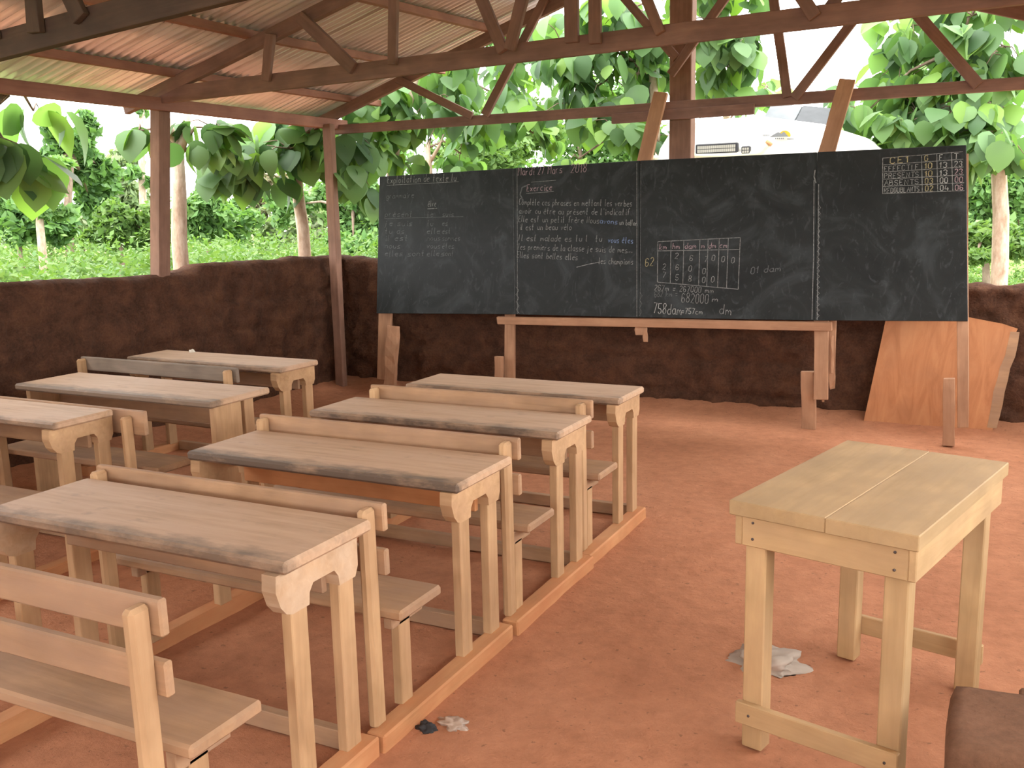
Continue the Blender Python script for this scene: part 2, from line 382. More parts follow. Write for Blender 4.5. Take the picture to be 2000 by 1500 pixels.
for i, X in enumerate((-5.60, -4.85, -4.08, -3.25, -2.5)):
    for xx in (X, 2*RIDGE-X):
        # each purlin run is two lengths, since the roof plane is slightly wound
        for ya, yb in ((-7.0, 5.66), (5.55, Y_END+.16)):
            za, zb = raf_z(xx, ya)+.074, raf_z(xx, yb)+.074
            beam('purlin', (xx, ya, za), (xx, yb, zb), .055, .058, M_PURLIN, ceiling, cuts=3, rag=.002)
for xx in (-5.76, 2*RIDGE+5.76):
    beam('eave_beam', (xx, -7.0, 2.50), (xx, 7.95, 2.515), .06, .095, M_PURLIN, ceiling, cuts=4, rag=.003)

def truss(label, Y, chord, webs, wchord=.05, hchord=.10, extra=(), mat=None):
    t = thing('roof_truss', label, 'roof truss', (0, Y, 0)); t.location = (RIDGE, Y, 2.4)
    o = Vector((RIDGE, Y, 2.4))
    def bm_(name, a, b, wy, hz, dy=0, mat=mat or M_TIMBER):
        return beam(name, Vector((a[0], Y+dy, a[1]))-o, Vector((b[0], Y+dy, b[1]))-o, hz, wy, mat, t, (0, 1, 0), .003, .002, 2)
    bm_('bottom_chord', chord[0], chord[1], wchord, hchord)
    for s in (-1, 1):
        xe = RIDGE+s*3.78
        bm_('rafter', (xe, raf_z(xe, Y)), (RIDGE, raf_z(RIDGE, Y)), .05, .095, 0)
    for x0, z0, x1, z1, w_, dy in webs: bm_('web', (x0, z0), (x1, z1), .035, w_, dy)
    for a, b, dy in extra: bm_('splice', a, b, .035, .08, dy)
    return t
truss('nearest roof truss, crossing the top left corner of the view', 3.3, ((-6.0, 2.395), (1.2, 2.90)),
      [(-4.10, 2.95, -4.11, 2.53, .085, -.045), (-4.02, 2.97, -3.80, 2.56, .085, -.045), (-3.0, 3.2, -2.9, 2.56, .07, -.045), (-1.7, 3.2, -1.8, 2.58, .07, -.045)], hchord=.13,
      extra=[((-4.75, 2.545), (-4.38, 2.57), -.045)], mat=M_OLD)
truss('middle roof truss carried by the tall post on the left mud wall', 5.6, ((-5.86, 2.575), (1.1, 2.675)),
      [(-4.62, 2.91, -4.69, 2.60, .075, -.045), (-4.36, 3.00, -3.93, 2.62, .085, -.045), (-3.58, 3.2, -3.62, 2.62, .065, -.045), (-3.10, 3.3, -2.80, 2.63, .075, -.045),
       (-2.52, 3.3, -2.74, 2.63, .075, -.082), (-2.34, 3.5, -2.34, 2.64, .085, -.045), (-2.19, 3.45, -2.19, 2.62, .075, -.045), (-2.03, 3.2, -1.79, 2.64, .06, -.045),
       (-1.30, 3.2, -.93, 2.64, .07, -.045), (-.66, 2.98, -.90, 2.66, .06, .045)], hchord=.115)
truss('far gable truss above the blackboard at the back wall', 7.82, ((-5.86, 2.468), (1.15, 2.455)),
      [(-5.03, 2.88, -4.25, 2.50, .07, -.045), (-3.50, 3.44, -4.12, 2.50, .075, -.045), (-2.95, 3.50, -2.37, 2.83, .07, -.045), (-1.78, 3.50, -2.42, 2.71, .07, -.045),
       (-1.64, 3.35, -1.49, 2.47, .07, -.045), (-.86, 3.20, -1.44, 2.46, .07, -.045), (-.66, 3.06, -.17, 2.46, .08, -.045)], hchord=.085,
      extra=[((-2.92, 2.395), (-1.74, 2.40), -.043)])

# posts
t = tag(beam('wooden_post', at_x(313, 600, -5.84), at_x(313, 207, -5.84), .10, .115, M_POST, None, (0, 1, 0), .004, .002, 3), 'tall square post standing on the left mud wall under the middle truss', 'post')
t = tag(beam('wooden_post', (-5.61, 7.47, -.03), (-5.70, 7.60, 2.50), .09, .075, M_POST, None, (0, 1, 0), .004, .003, 4), 'leaning post in the far left corner, its foot on the earth floor', 'post')
t = tag(beam('wooden_post', (-2.365, 7.93, 1.06), (-2.365, 7.93, 3.62), .185, .13, M_POST, None, (0, 1, 0), .006, .003, 5), 'thick square gable post rising behind the blackboard between two slanting props', 'post')

# ------------------------------------------------------------------ bench-desk units (bench in front, desk beyond, joined by floor rails)
BR = [(-.012, .69), (-.016, .645), (.0, .60), (.022, .575), (.046, .566), (.118, .566), (.122, .60), (.14, .622), (.236, .622), (.254, .60), (.258, .570), (.335, .570), (.350, .60), (.352, .69)]
def desk_unit(label, cx, Y0, half=.635, rz=0, top=M_TOP, pale=False, panel=False, depth=.40, bench=True, y_top=0, pb=-.39, zs=1.0, bench_half=None, low_rail=True, rail_z=.735, bench_mat=None, apron=None):
    t = thing('school_desk', label, 'desk', (cx, Y0, 0), rz, 'school desks with attached benches'); t.scale = (1, 1, zs)
    hx = half-.03; bm_t = bench_mat or M_BENCH; bh = bench_half or half
    bm = box_bm(2*half, depth, .036, .009)
    for v in bm.verts:                                   # worn, slightly uneven edges
        v.co.y += .004*fbm(v.co.x, v.co.y, Y0, 3); v.co.z += .002*fbm(v.co.x, v.co.y, Y0+4, 2)
    o = link('desktop', bm_mesh('desktop', bm), top, t); o.location = (0, y_top+depth/2, .707)
    for s in (-1, 1):
        a, b = sorted((s*(hx-.036), s*hx))
        if panel:
            bx('side_panel', a, b, .05, .25, .05, .688, M_DESK, t); bx('leg', a, b, .275, .345, .05, .688, M_DESK, t)
        else:
            bmat = M_DESK_PALE if pale else M_DESK
            c, d = sorted((s*(hx-.042), s*(hx+.006)))
            prism('bracket', BR, c, d, bmat, t)
            bx('leg', a, b, .046, .116, .05, .62, M_DESK, t); bx('leg', a, b, .26, .332, .05, .62, M_DESK, t)
        a, b = sorted((s*(half-.065), s*(half+.008)))
        bx('floor_rail', a, b, pb-.05, .375, -.02, .055, M_RAIL, t, .006, .002)
        a, b = sorted((s*(hx-.052), s*(hx-.018)))
        if bench:
            k_ = s*((bench_half or half)-.054-(.05 if bench_half else 0)); beam('back_post', (k_, pb+.004, .05), (k_, pb-.005, rail_z+.035), .036, .060, M_DESK, t, (0, 1, 0), .010)
            bx('bench_leg', a, b, -.335, -.270, .05, .345, M_DESK, t)
            bx('seat_bearer', a, b, -.375, -.19, .332, .386, M_BENCH, t)
    bx('apron', -hx+.04, hx-.04, .236, .258, .545, .632, apron or M_BENCH, t)
    bx('footrest', -half+.07, half-.07,   .335, .372, .0, .062, M_BENCH, t)
    if bench:
        bm = box_bm(2*bh+.03, .25, .036, .008); o = link('seat', bm_mesh('seat', bm), M_BENCH, t); o.location = (0, max(pb+.18, -.29), .403)
        beam('back_rail', (-bh+.01, pb+.037, rail_z), (bh-.01, pb+.037, rail_z), .026, .088 if low_rail else .125, bm_t, t, (0, -.02, 1), .005)
        if low_rail: beam('back_rail', (-bh+.01, pb+.038, .590), (bh-.01, pb+.038, .590), .026, .085, bm_t, t, (0, -.02, 1), .005)
    return t
desk_unit('nearest right-row desk with whitewashed brackets, its bench cropped at lower left', -2.235, 1.875, .612, pale=True, depth=.40, pb=-.44, zs=1.035)
desk_unit('second right-row desk, orange apron, behind the whitewashed nearest desk', -2.245, 2.785, .632, top=M_TOP_GREY, depth=.425, y_top=-.01, pb=-.475, apron=M_APRON)
desk_unit('third right-row desk with greyed dark-edged top, between the orange-apron desk and the front desk', -2.265, 3.62, .66, top=M_TOP_GREY, depth=.385, y_top=0, pb=-.385)
desk_unit('front desk of the right row, closest to the blackboard easel', -2.25, 4.43, .63, top=M_TOP, depth=.38, y_top=-.02, pb=-.39)
desk_unit('left-row desk cut off by the left edge of the photo', -4.535, 2.945, .66, depth=.345)
desk_unit('second left-row desk with solid plank side panels', -4.30, 3.61, .765, rz=radians(-.5), panel=True, depth=.45, pb=-.30, bench_half=.60, low_rail=False, rail_z=.655)
desk_unit('front desk of the left row, beside the far left corner', -4.615, 4.63, .69, rz=radians(-1.5), depth=.37, bench_mat=M_GREYW)

# ------------------------------------------------------------------ teacher's table
TT = thing('table', 'pale plank teacher table standing alone on the right', 'table', (-.285, 3.10, 0), radians(-13.6))
TH = .80
for x0, x1, e in ((-.272, .0198, 0), (.0206, .272, .008)):
    bm = box_bm(.915, x1-x0, .045, .0028); 
    o = link('top_plank', bm_mesh('top_plank', bm), M_TABLETOP, TT); o.location = ((x0+x1)/2, -e*.3, TH-.0225); o.rotation_euler = (0, 0, pi/2)
for s, a in ((-1, 'left'), (1, 'right')):
    x0, x1 = sorted((s*.262, s*.240)); bx('apron', x0, x1, -.435, .435, TH-.14, TH-.045, M_TABLE, TT)
for s in (-1, 1):
    y0, y1 = sorted((s*.435, s*.413)); bx('apron', -.24, .24, y0, y1, TH-.14, TH-.045, M_TABLE, TT)
    for q in (-1, 1):
        x0, x1 = sorted((q*.238, q*.172)); y0, y1 = sorted((s*.412, s*.350)); bx('leg', x0, x1, y0, y1, 0, TH-.046, M_TABLE, TT, .004)
    y0, y1 = sorted((s*.412, s*.435)) if s < 0 else (.4125, .434)
    bx('stretcher', -.25, .24, y0, y1, .085, .155, M_TABLE, TT)
nl = []
for x, z in ((-.205, TH-.065), (-.205, TH-.115), (.205, TH-.065), (.205, TH-.115), (-.205, .12), (.205, .12)):
    nl.append(([(x, -.434, z), (x, -.4375, z)], .0042))
tubes('nail', nl, M_NAIL, TT, 8)

# ------------------------------------------------------------------ blackboard on its frame
BL, BRT = Vector((-5.12, 7.44, .74)), Vector((-.125, 7.19, .835))
bd = thing('blackboard', 'long black painted blackboard in four panels on a broken wooden frame', 'blackboard', (-2.6, 7.32, 0))
BO = Vector((-2.6, 7.32, 0))
e_u = Vector((BRT.x-BL.x, BRT.y-BL.y, 0)).normalized(); e_n = Vector((e_u.y, -e_u.x, 0))   # towards the class
e_v = (Vector((0, 0, 1)) - e_n*.165).normalized(); e_n = e_u.cross(e_v).normalized()
BC = at_plane(735, 612, Vector((-5.0, 7.42, .74)), e_n)
def on_board(px, py, off=0.0): return at_plane(px, py, BC, e_n)+e_n*off
edges_t = [(741, 345), (1003, 328.5), (1250, 313.5), (1596, 297), (1887, 283)]
edges_b = [(735, 612), (1006, 614), (1249, 620.5), (1590, 626), (1890, 627.5)]
panels = []
for i in range(4):
    g = .25
    q = [on_board(edges_b[i][0]+(g if i else 0), edges_b[i][1]), on_board(edges_b[i+1][0]-(g if i < 3 else 0), edges_b[i+1][1]), on_board(edges_t[i+1][0]-(g if i < 3 else 0), edges_t[i+1][1]), on_board(edges_t[i][0]+(g if i else 0), edges_t[i][1])]
    c = sum(q, Vector())/4; Rm = Matrix((e_u, e_v, e_n)).transposed().to_4x4(); Rm.translation = c
    inv = Rm.inverted(); fr = [inv@p for p in q]
    V = [(p.x, p.y, 0) for p in fr]+[(p.x, p.y, -.014) for p in fr]
    bm = bmesh.new(); vs = [bm.verts.new(v) for v in V]
    for f in ((0, 1, 2, 3), (7, 6, 5, 4), (0, 4, 5, 1), (1, 5, 6, 2), (2, 6, 7, 3), (3, 7, 4, 0)): bm.faces.new([vs[k] for k in f])
    bmesh.ops.bevel(bm, geom=bm.edges[:], offset=.003, segments=1, affect='EDGES')
    o = link('panel', bm_mesh('panel', bm), M_BOARD, bd); Rl = Rm.copy(); Rl.translation = c-BO; o.matrix_basis = Rl
    panels.append((o, inv))
def bleg(name, a, b, w_, d_, rag=.002, cuts=2, mat=M_BOARDLEG, taper=0):
    o = beam(name, Vector(a)-BO, Vector(b)-BO, w_, d_, mat, bd, (0, 1, 0), .003, rag, cuts)
    if taper:
        for v in o.data.vertices:
            if v.co.x < -.45*(Vector(a)-Vector(b)).length: v.co.y = v.co.y*.5+taper; v.co.x += random.uniform(-.05, .05)
    return o
back = .03
def bp(px, py, off): return on_board(px, py, off)
bleg('frame_leg', at_y(750, 742, 7.47), bp(756, 350, -.04), .135, .04, .004, 4)
bleg('frame_leg', at_y(996, 815, 7.43), bp(992, 340, -.04), .095, .04, .003, 4)
bleg('frame_leg', at_y(1604, 780, 7.24), bp(1604, 310, -.04), .10, .04, .004, 4)
bleg('frame_leg', at_y(1881, 835, 7.18), bp(1879, 300, -.04), .07, .04, .003, 4)
bleg('split_leg', at_y(1620, 748, 7.30), bp(1623, 400, -.085), .07, .03, .006, 5, taper=.02)
for dx, y1 in ((1608, 785), (1625, 730)): bleg('splinter', at_y(dx, y1, 7.27), at_y(dx+1, y1-75, 7.28), .018, .012, .003, 3)
bleg('splinter', at_y(1249, 655, 7.30), at_y(1249, 638, 7.31), .07, .02, .004, 2); bleg('splinter', at_y(1261, 668, 7.30), at_y(1260, 638, 7.31), .035, .02, .004, 2)
bleg('foot_stake', at_y(763, 768, 7.40), at_y(768, 637, 7.42), .11, .06, .009, 6)
bleg('foot_stake', at_y(975, 795, 7.36), at_y(975, 696, 7.38), .07, .05, .003, 3)
bleg('foot_stake', at_y(1580, 838, 7.30), at_y(1578, 725, 7.30), .10, .055, .004, 3)
bleg('foot_stake', at_y(1853, 870, 7.12), at_y(1854, 739, 7.13), .075, .05, .004, 3)
a, b = bp(973, 625.5, .012), bp(1626, 638, .012)
beam('tray_rail', a-BO, b-BO, .03, .066, M_BOARDLEG, bd, (0, -.16, 1), .004, .002, 4)
for (pa, pb) in (((1254, 322), (1291, 181)), ((1611, 304), (1655, 156))):
    p0 = bp(*pa, -.03); p1 = at_y(*pb, 7.735)
    bleg('slanting_prop', p0, p1, .115, .035, .002, 3)

# --- chalk writing: a stroke alphabet drawn as thin ribbons on the panels
G = {'a': '35150403122233353242', 'b': '08020312223334251504', 'c': '35150403122232', 'd': '351504031222333832', 'e': '04343525150403122232', 'f': '38281712 0525',
     'g': '351504031222333531201001', 'h': '08020415253432', 'i': '151222 1716', 'j': '151100 1716', 'k': '0802 350332', 'l': '08030212', 'm': '05020415242224354442',
     'n': '05020415253432', 'o': '150403122233342515', 'p': '05000415253433221203', 'q': '351504031222333530', 'r': '0502041525', 's': '351504333202', 't': '18131222 0525',
     'u': '05031222333532', 'v': '051235', 'w': '0512243245', 'x': '0532 3502', 'y': '0513 351000', 'z': '05350232', 'A': '022842 1535', 'B': '020828372605 2635332202',
     'C': '3728180703122233', 'D': '02081837331202', 'E': '38080232 0525', 'F': '380802 0525', 'G': '37281807031222333525', 'H': '0802 3832 0535', 'I': '1812', 'L': '080232',
     'M': '0208254842', 'N': '02083238', 'O': '180703122233372818', 'P': '02082837362505', 'R': '02082837362505 2532', 'S': '372818070615253433221203', 'T': '0848 2822',
     'U': '080312223338', '0': '180703122233372818', '1': '061812', '2': '07182837360232', '3': '071828373625343322121203', '4': '180444 3632', '5': '38080515253433221203',
     '6': '3718070312223334251504', '7': '083812', '8': '150718283725 150403122233342515', '9': '36251506071828373322', '=': '0333 0535', '.': '0203', "'": '1817', '-': '0434', ':': '0203 0506'}
ACC = {'é': ('e', '1627'), 'è': ('e', '1726'), 'ê': ('e', '162736')}
def glyph(ch):
    ex = ''
    if ch in ACC: ch, ex = ACC[ch]; ex = ' '+ex
    return [[(int(s[i]), int(s[i+1])) for i in range(0, len(s)-1, 2)] for s in (G.get(ch, '')+ex).split()] if ch in G else []
ribbons = {}
def ribbon(pi_, mat, pts, wd):
    V, Fc = ribbons.setdefault((pi_, mat.name), ([], []))
    pts = [p for k, p in enumerate(pts) if k == 0 or (p-pts[k-1]).length > 1e-5]
    if len(pts) < 2: return
    k0 = len(V)
    for k, p in enumerate(pts):
        d = (pts[min(k+1, len(pts)-1)]-pts[max(k-1, 0)]).normalized(); s = e_n.cross(d)*wd*.5
        V += [p-s, p+s]
    for k in range(len(pts)-1): a = k0+2*k; Fc.append((a, a+2, a+3, a+1))
def line(pi_, px, mat, wd=.006): ribbon(pi_, mat, [on_board(*q, .0016) for q in px], wd)
def write(pi_, text, p0, p1, hpx, mat, wd=.0055, slant=.22):
    """p0, p1: photo pixels of the baseline's two ends; hpx: capital height in pixels"""
    a, b = on_board(*p0), on_board(*p1); u = (b-a).normalized(); v = (on_board(p0[0], p0[1]-hpx)-a); H = v.length; v.normalize()
    adv = [0]
    for ch in text: adv.append(adv[-1]+(.62 if ch in "il'.1:" else (1.25 if ch in 'mM' else (.8 if ch == ' ' else 1.0))))
    sc = (b-a).length/max(adv[-1], 1)
    for k, ch in enumerate(text):
        jy = random.uniform(-.04, .04)*H
        for st in glyph(ch):
            ribbon(pi_, mat, [a+u*(adv[k]*sc+(x/4.4+slant*(y-2)/6)*sc*.92)+v*((y-2)/6*H+jy)+e_n*.0016 for x, y in st], wd)
F_, M_, W_ = M_CHALK_F, M_CHALK_M, M_CHALK
write(0, 'Exploitation de texte lu', (757, 358), (893, 353), 14, M_); line(0, [(755, 362), (896, 355)], M_, .004)
write(0, 'grammaire', (755, 388), (810, 386), 11, F_); write(0, 'être', (836, 404), (853, 403), 12, M_); line(0, [(835, 408), (854, 407)], M_)
for yy, l, m_, r in ((423, 'présent', 'je', 'suis'), (441, 'je suis', 'tu', 'es'), (456, 'tu as', 'elle', 'est'), (470, 'il est', 'nous', 'sommes'), (485, 'nous', 'vous', 'êtes'), (500, 'elles sont', 'elles', 'sont')):
    write(0, l, (752, yy), (752+8*len(l), yy), 11, F_); write(0, m_, (834, yy), (834+7*len(m_), yy), 11, F_); write(0, r, (864, yy), (864+6*len(r), yy), 11, F_)
line(0, [(752, 427), (905, 423)], F_, .004)
write(1, 'Mardi 27 Mars', (1012, 343), (1100, 338), 16, M_CHALK_P); write(1, '2018', (1115, 338), (1148, 336), 17, M_CHALK_P); line(1, [(1038, 356), (1086, 352)], M_, .004)
write(1, 'Exercice', (1029, 374), (1080, 371), 13, M_CHALK_P); line(1, [(1028, 378), (1082, 374)], M_, .004)
line(1, [(1022, 392), (1016, 380), (1020, 366), (1030, 362)], F_, .012)
for (yy, x0, x1, y1, tx, mt) in ((400, 1014, 1236, 403, 'Complète ces phrases en mettant les verbes', M_), (417, 1014, 1232, 420, "avoir ou être au présent de l'indicatif", M_),
                          (433, 1013, 1172, 436, 'Elle est un petit frère Nous', M_), (449, 1015, 1118, 449, 'il est un beau vélo', M_),
                          (470, 1012, 1178, 472, 'Il est malade es tu là tu', M_), (487, 1013, 1238, 494, 'les premiers de la classe je suis de mes...', M_),
                          (503, 1010, 1130, 508, 'Elles sont belles elles', M_), (515, 1170, 1238, 517, 'les champions', M_)):
    write(1, tx, (x0, yy), (x1, y1), 12, mt, .0048)
write(1, 'avons', (1172, 436), (1208, 438), 11, M_CHALK_B); write(1, 'un ballon', (1210, 439), (1246, 441), 11, M_); write(1, 'vous êtes', (1188, 474), (1238, 475), 12, M_CHALK_B)
line(1, [(1126, 522), (1150, 516), (1172, 512)], M_, .006)
# ruled columns between panels
for (xt, yt, xb, yb, pi_) in ((1002, 330, 1006, 613, 0), (1010, 329, 1011, 613, 1), (1244, 318, 1244, 618, 1), (1252, 320, 1250, 618, 2)): line(pi_, [(xt, yt), ((xt+xb)/2, (yt+yb)/2), (xb, yb)], F_ if pi_ != 1 else M_, .004)
def zig(pi_, xt, xb, y0, y1, n, half, mat):
    pts = []
    for k in range(n+1):
        f = k/n; pts.append((xt+(xb-xt)*f+(half if k % 2 else -half), y0+(y1-y0)*f))
    line(pi_, pts, mat, .004)
zig(1, 1010.5, 1011.5, 560, 612, 7, 3, M_); zig(2, 1252, 1251, 570, 617, 6, 2.5, F_)
line(3, [(1599, 360), (1598, 500), (1596, 625)], M_, .005); line(2, [(1590, 352), (1589, 500), (1586, 624)], M_, .005)
zig(3, 1601, 1598.5, 400, 480, 14, 2.2, M_); zig(3, 1598.8, 1597.5, 480, 622, 26, 2.6, M_); line(2, [(1592, 332), (1590, 345), (1594, 358)], M_, .008)
# measures table on the third panel
tl, tr, bl_, br_ = (1285, 472), (1446, 464), (1284, 551), (1442, 565)
def tp(u, v):
    a = (tl[0]+(tr[0]-tl[0])*u, tl[1]+(tr[1]-tl[1])*u); b = (bl_[0]+(br_[0]-bl_[0])*u, bl_[1]+(br_[1]-bl_[1])*u)
    return (a[0]+(b[0]-a[0])*v, a[1]+(b[1]-a[1])*v)
for u in (0, .16, .315, .51, .61, .745, .855, 1): line(2, [tp(u, 0), tp(u, 1)], M_, .005)
for v in (0, .23, 1): line(2, [tp(0, v), tp(1, v)], M_, .005)
for u, tx in ((.02, 'km'), (.18, 'hm'), (.33, 'dam'), (.53, 'm'), (.62, 'dm'), (.755, 'cm')): write(2, tx, tp(u, .19), tp(u+.05*len(tx), .19), 11, M_CHALK_P, .005)
for u, v, tx in ((.21, .42, '2'), (.39, .46, '6'), (.57, .48, '7'), (.66, .46, '0'), (.78, .48, '0'), (.90, .50, '0'), (.06, .68, '2'), (.22, .68, '6'), (.38, .70, '0'), (.55, .74, '0'), (.06, .88, '7'), (.22, .92, '5'), (.38, .92, '8'), (.55, .93, '0'), (.66, .90, '0')):
    write(2, tx, tp(u, v), tp(u+.055, v), 11, M_, .005)
write(2, '62', (1260, 520), (1279, 519), 16, M_CHALK_Y, .005)
write(2, '267m = 267000 mm', (1278, 567), (1396, 573), 11, M_, .005); write(2, '682 km =', (1278, 580), (1325, 579), 12, F_, .005); write(2, '682000', (1331, 590), (1386, 593), 18, M_, .005)
write(2, 'm', (1391, 589), (1406, 589), 11, M_, .005); write(2, '758dam', (1276, 612), (1334, 615), 20, W_, .006); write(2, '=757cm', (1331, 613), (1374, 614), 11, W_, .005); write(2, 'dm', (1405, 613), (1432, 616), 19, M_, .006)
write(2, '01 dam', (1466, 535), (1528, 529), 13, F_, .006)
# register of the class on the fourth panel
ql, qr, rl, rr = (1724, 309), (1884, 296), (1724, 379), (1887, 373)
def rp_(u, v):
    a = (ql[0]+(qr[0]-ql[0])*u, ql[1]+(qr[1]-ql[1])*u); b = (rl[0]+(rr[0]-rl[0])*u, rl[1]+(rr[1]-rl[1])*u)
    return (a[0]+(b[0]-a[0])*v, a[1]+(b[1]-a[1])*v)
for u in (0, .475, .66, .84): line(3, [rp_(u, 0), rp_(u, 1)], M_, .005)
for v in (0, .19, .39, .59, .79, .99): line(3, [rp_(0, v), rp_(.98, v)], M_, .0045)
for v, l, c3, mt in ((.17, 'CE1', 'GFT', M_CHALK_Y), (.37, 'EFFECTIF', ('10', '13', '23'), M_), (.57, 'PRESENTS', ('10', '13', '23'), M_), (.77, 'ABSENTS', ('03', '00', '00'), M_), (.97, 'REDOUBLANTS', ('02', '04', '06'), M_)):
    if v < .2: write(3, l, rp_(.09, v), rp_(.34, v), 12, mt, .006, .05)
    else: write(3, l, rp_(.02, v), rp_(.45, v), 9.5, mt, .0048, .05)
    for u, tx in zip((.51, .69, .87), c3): write(3, tx, rp_(u, v), rp_(u+(.06 if v < .2 else .11), v), 10.5, M_CHALK_Y if u < .6 else M_CHALK_P if v > .5 and u > .8 else W_, .0052, .05)
MATS = {m.name: m for m in bpy.data.materials}
for (pi_, mn), (V, Fc) in ribbons.items():
    o, inv = panels[pi_]
    link('chalk_writing', mesh('chalk_writing', [inv@p for p in V], Fc), MATS[mn], o)['kind'] = 'stuff'

# ------------------------------------------------------------------ plywood sheet leaning on the back wall
q = [at_y(1687, 822, 7.60), at_y(1936, 846, 7.60), at_y(1988, 642, 7.70), at_y(1737, 592, 7.70)]
c = sum(q, Vector())/4
n_ = (q[1]-q[0]).cross(q[3]-q[0]).normalized(); eu = (q[1]-q[0]).normalized(); ev = n_.cross(eu)
outl = [q[0], q[1]]
for k in range(1, 12):                                     # torn right edge
    f = k/12; outl.append(q[1].lerp(q[2], f)+eu*random.uniform(-.02, .008))
outl += [q[2], q[2]-eu*.10+ev*.03, q[3].lerp(q[2], .55)+ev*.012, q[3]]
loc = [((p-c).dot(eu), (p-c).dot(ev)) for p in outl]; k = len(loc)
bm = bmesh.new(); A = [bm.verts.new((x, y, .005)) for x, y in loc]; B = [bm.verts.new((x, y, -.005)) for x, y in loc]
bm.faces.new(A); bm.faces.new(B[::-1])
for i in range(k): bm.faces.new((A[i], B[i], B[(i+1) % k], A[(i+1) % k]))
pw = link('plywood_sheet', bm_mesh('plywood_sheet', bm), M_PLY)
m4 = Matrix((eu, ev, n_)).transposed().to_4x4(); m4.translation = c; pw.matrix_basis = m4
tag(pw, 'orange plywood sheet with a torn right edge leaning on the back wall', 'plywood')
V = []; strip = []
for i in range(9):
    f = i/8; p = q[1].lerp(q[2], .05+.92*f); V.append(p)
st = []
for i, p in enumerate(V):
    wv = .028+.014*random.random(); st += [p-eu*(.035+.02*random.random())-c, p+eu*(wv-.014)-c]
me_v = [((p).dot(eu), p.dot(ev), .0062) for p in st]+[((p).dot(eu), p.dot(ev), -.002) for p in st]
nq = len(st); Fc = []
for i in range(0, nq-2, 2): Fc += [(i, i+1, i+3, i+2), (nq+i, nq+i+2, nq+i+3, nq+i+1), (i+1, nq+i+1, nq+i+3, i+3), (i, i+2, nq+i+2, nq+i)]
link('torn_ply', mesh('torn_ply', me_v, Fc), M_BENCH, pw)

# ------------------------------------------------------------------ small things
def crumple(name, loc, rx, ry, rz_, mat, label, cat, seed, amp=.5, rot=0):
    bm = bmesh.new(); bmesh.ops.create_icosphere(bm, subdivisions=4, radius=1)
    for v in bm.verts:
        n = v.co.normalized(); f = 1+amp*(noise.noise(n*1.7+Vector((seed, 0, 0)))+.5*noise.noise(n*4+Vector((0, seed, 0)))+.25*abs(noise.noise(n*9+Vector((0, 0, seed)))))
        v.co = Vector((n.x*rx*f, n.y*ry*f, max(-.002, n.z*rz_*f)))
    o = link(name, bm_mesh(name, bm, True), mat); o.location = loc; o.rotation_euler = (0, 0, rot); return tag(o, label, cat)
crumple('cloth_rag', (-.655, 3.36, floor_z(-.655, 3.36)-.008), .12, .095, .045, M_RAG, 'crumpled grey white cloth lying on the earth floor behind the table leg', 'cloth', 2.2, .6, .3)
crumple('black_scrap', (-1.565, 2.44, floor_z(-1.565, 2.44)-.007), .030, .022, .020, M_SCRAP, 'small black scrap on the floor beside the nearest desk rail', 'scrap', 5.1)
crumple('plastic_wrapper', (-1.50, 2.50, floor_z(-1.50, 2.50)-.007), .045, .030, .018, M_CLEAR, 'crumpled translucent wrapper on the floor beside the black scrap', 'wrapper', 7.7, .7)
p = at_plane(375, 687, Vector((0, 0, .728)), Vector((0, 0, 1)))
crumple('paper_wad', (p.x, p.y, .7265), .022, .016, .016, M_PAPER, 'tiny wad of pale paper on the front desk of the left row', 'paper', 3.3)
def mud_block(name, x0, x1, y0, y1, h, label, seed):
    bm = bmesh.new(); bmesh.ops.create_cube(bm, size=1); bmesh.ops.subdivide_edges(bm, edges=bm.edges[:], cuts=9, use_grid_fill=True)
    for v in bm.verts:
        c = v.co.copy(); r = Vector((c.x, c.y, c.z)); m_ = max(abs(r.x), abs(r.y), abs(r.z)); l = (abs(r.x)**14+abs(r.y)**14+abs(r.z)**14)**(1/14)
        r = r*(m_/l) if l else r
        d = .02*noise.noise(c*3+Vector((seed, 0, 0)))
        v.co = Vector((r.x*(x1-x0)*(1+d*2), r.y*(y1-y0)*(1+d*2), (r.z+.5)*h+d*.5))
    o = link(name, bm_mesh(name, bm, True), M_BLOCK_SHADED); o.location = ((x0+x1)/2, (y0+y1)/2, -.012); return tag(o, label, 'mud block')
mud_block('mud_block', -.035, .34, 2.33, 2.70, .385, 'brown mud block seat beside the teacher table at lower right', 1.1)
mud_block('mud_block', .16, .50, 3.00, 3.32, .11, 'paler low mud block behind the block seat at the right edge', 4.9)

# ------------------------------------------------------------------ white camper beyond the back wall
CY = 9.75
cv = thing('camper_truck', 'white camper with lamp bar and raised solar panels behind the blackboard', 'camper', (-2.1, CY, -.1))
CO = Vector((-2.1, CY, -.1))
prof = [(-3.24, 1.35), (-3.24, 2.02), (-3.17, 2.26), (-3.03, 2.465), (-2.72, 2.52), (-2.15, 2.53), (-1.55, 2.42), (-1.15, 2.27), (-1.01, 2.14), (-.98, 1.95), (-.98, 1.35)]
def loft(name, prof, secs, mat, parent):
    n = len(prof); cx = sum(p[0] for p in prof)/n; cz = sum(p[1] for p in prof)/n; V, Fc = [], []
    for yy, s, dz in secs: V += [Vector((cx+(x-cx)*s, CY+yy, cz+(z-cz)*s+dz))-CO for x, z in prof]
    for i in range(len(secs)-1): Fc += [(i*n+k, i*n+(k+1) % n, (i+1)*n+(k+1) % n, (i+1)*n+k) for k in range(n)]
    Fc += [tuple(range(n))[::-1], tuple(range((len(secs)-1)*n, len(secs)*n))]
    bm = bmesh.new(); vs = [bm.verts.new(v) for v in V]
    for f in Fc: bm.faces.new([vs[i] for i in f])
    return link(name, bm_mesh(name, bm, False), mat, parent)
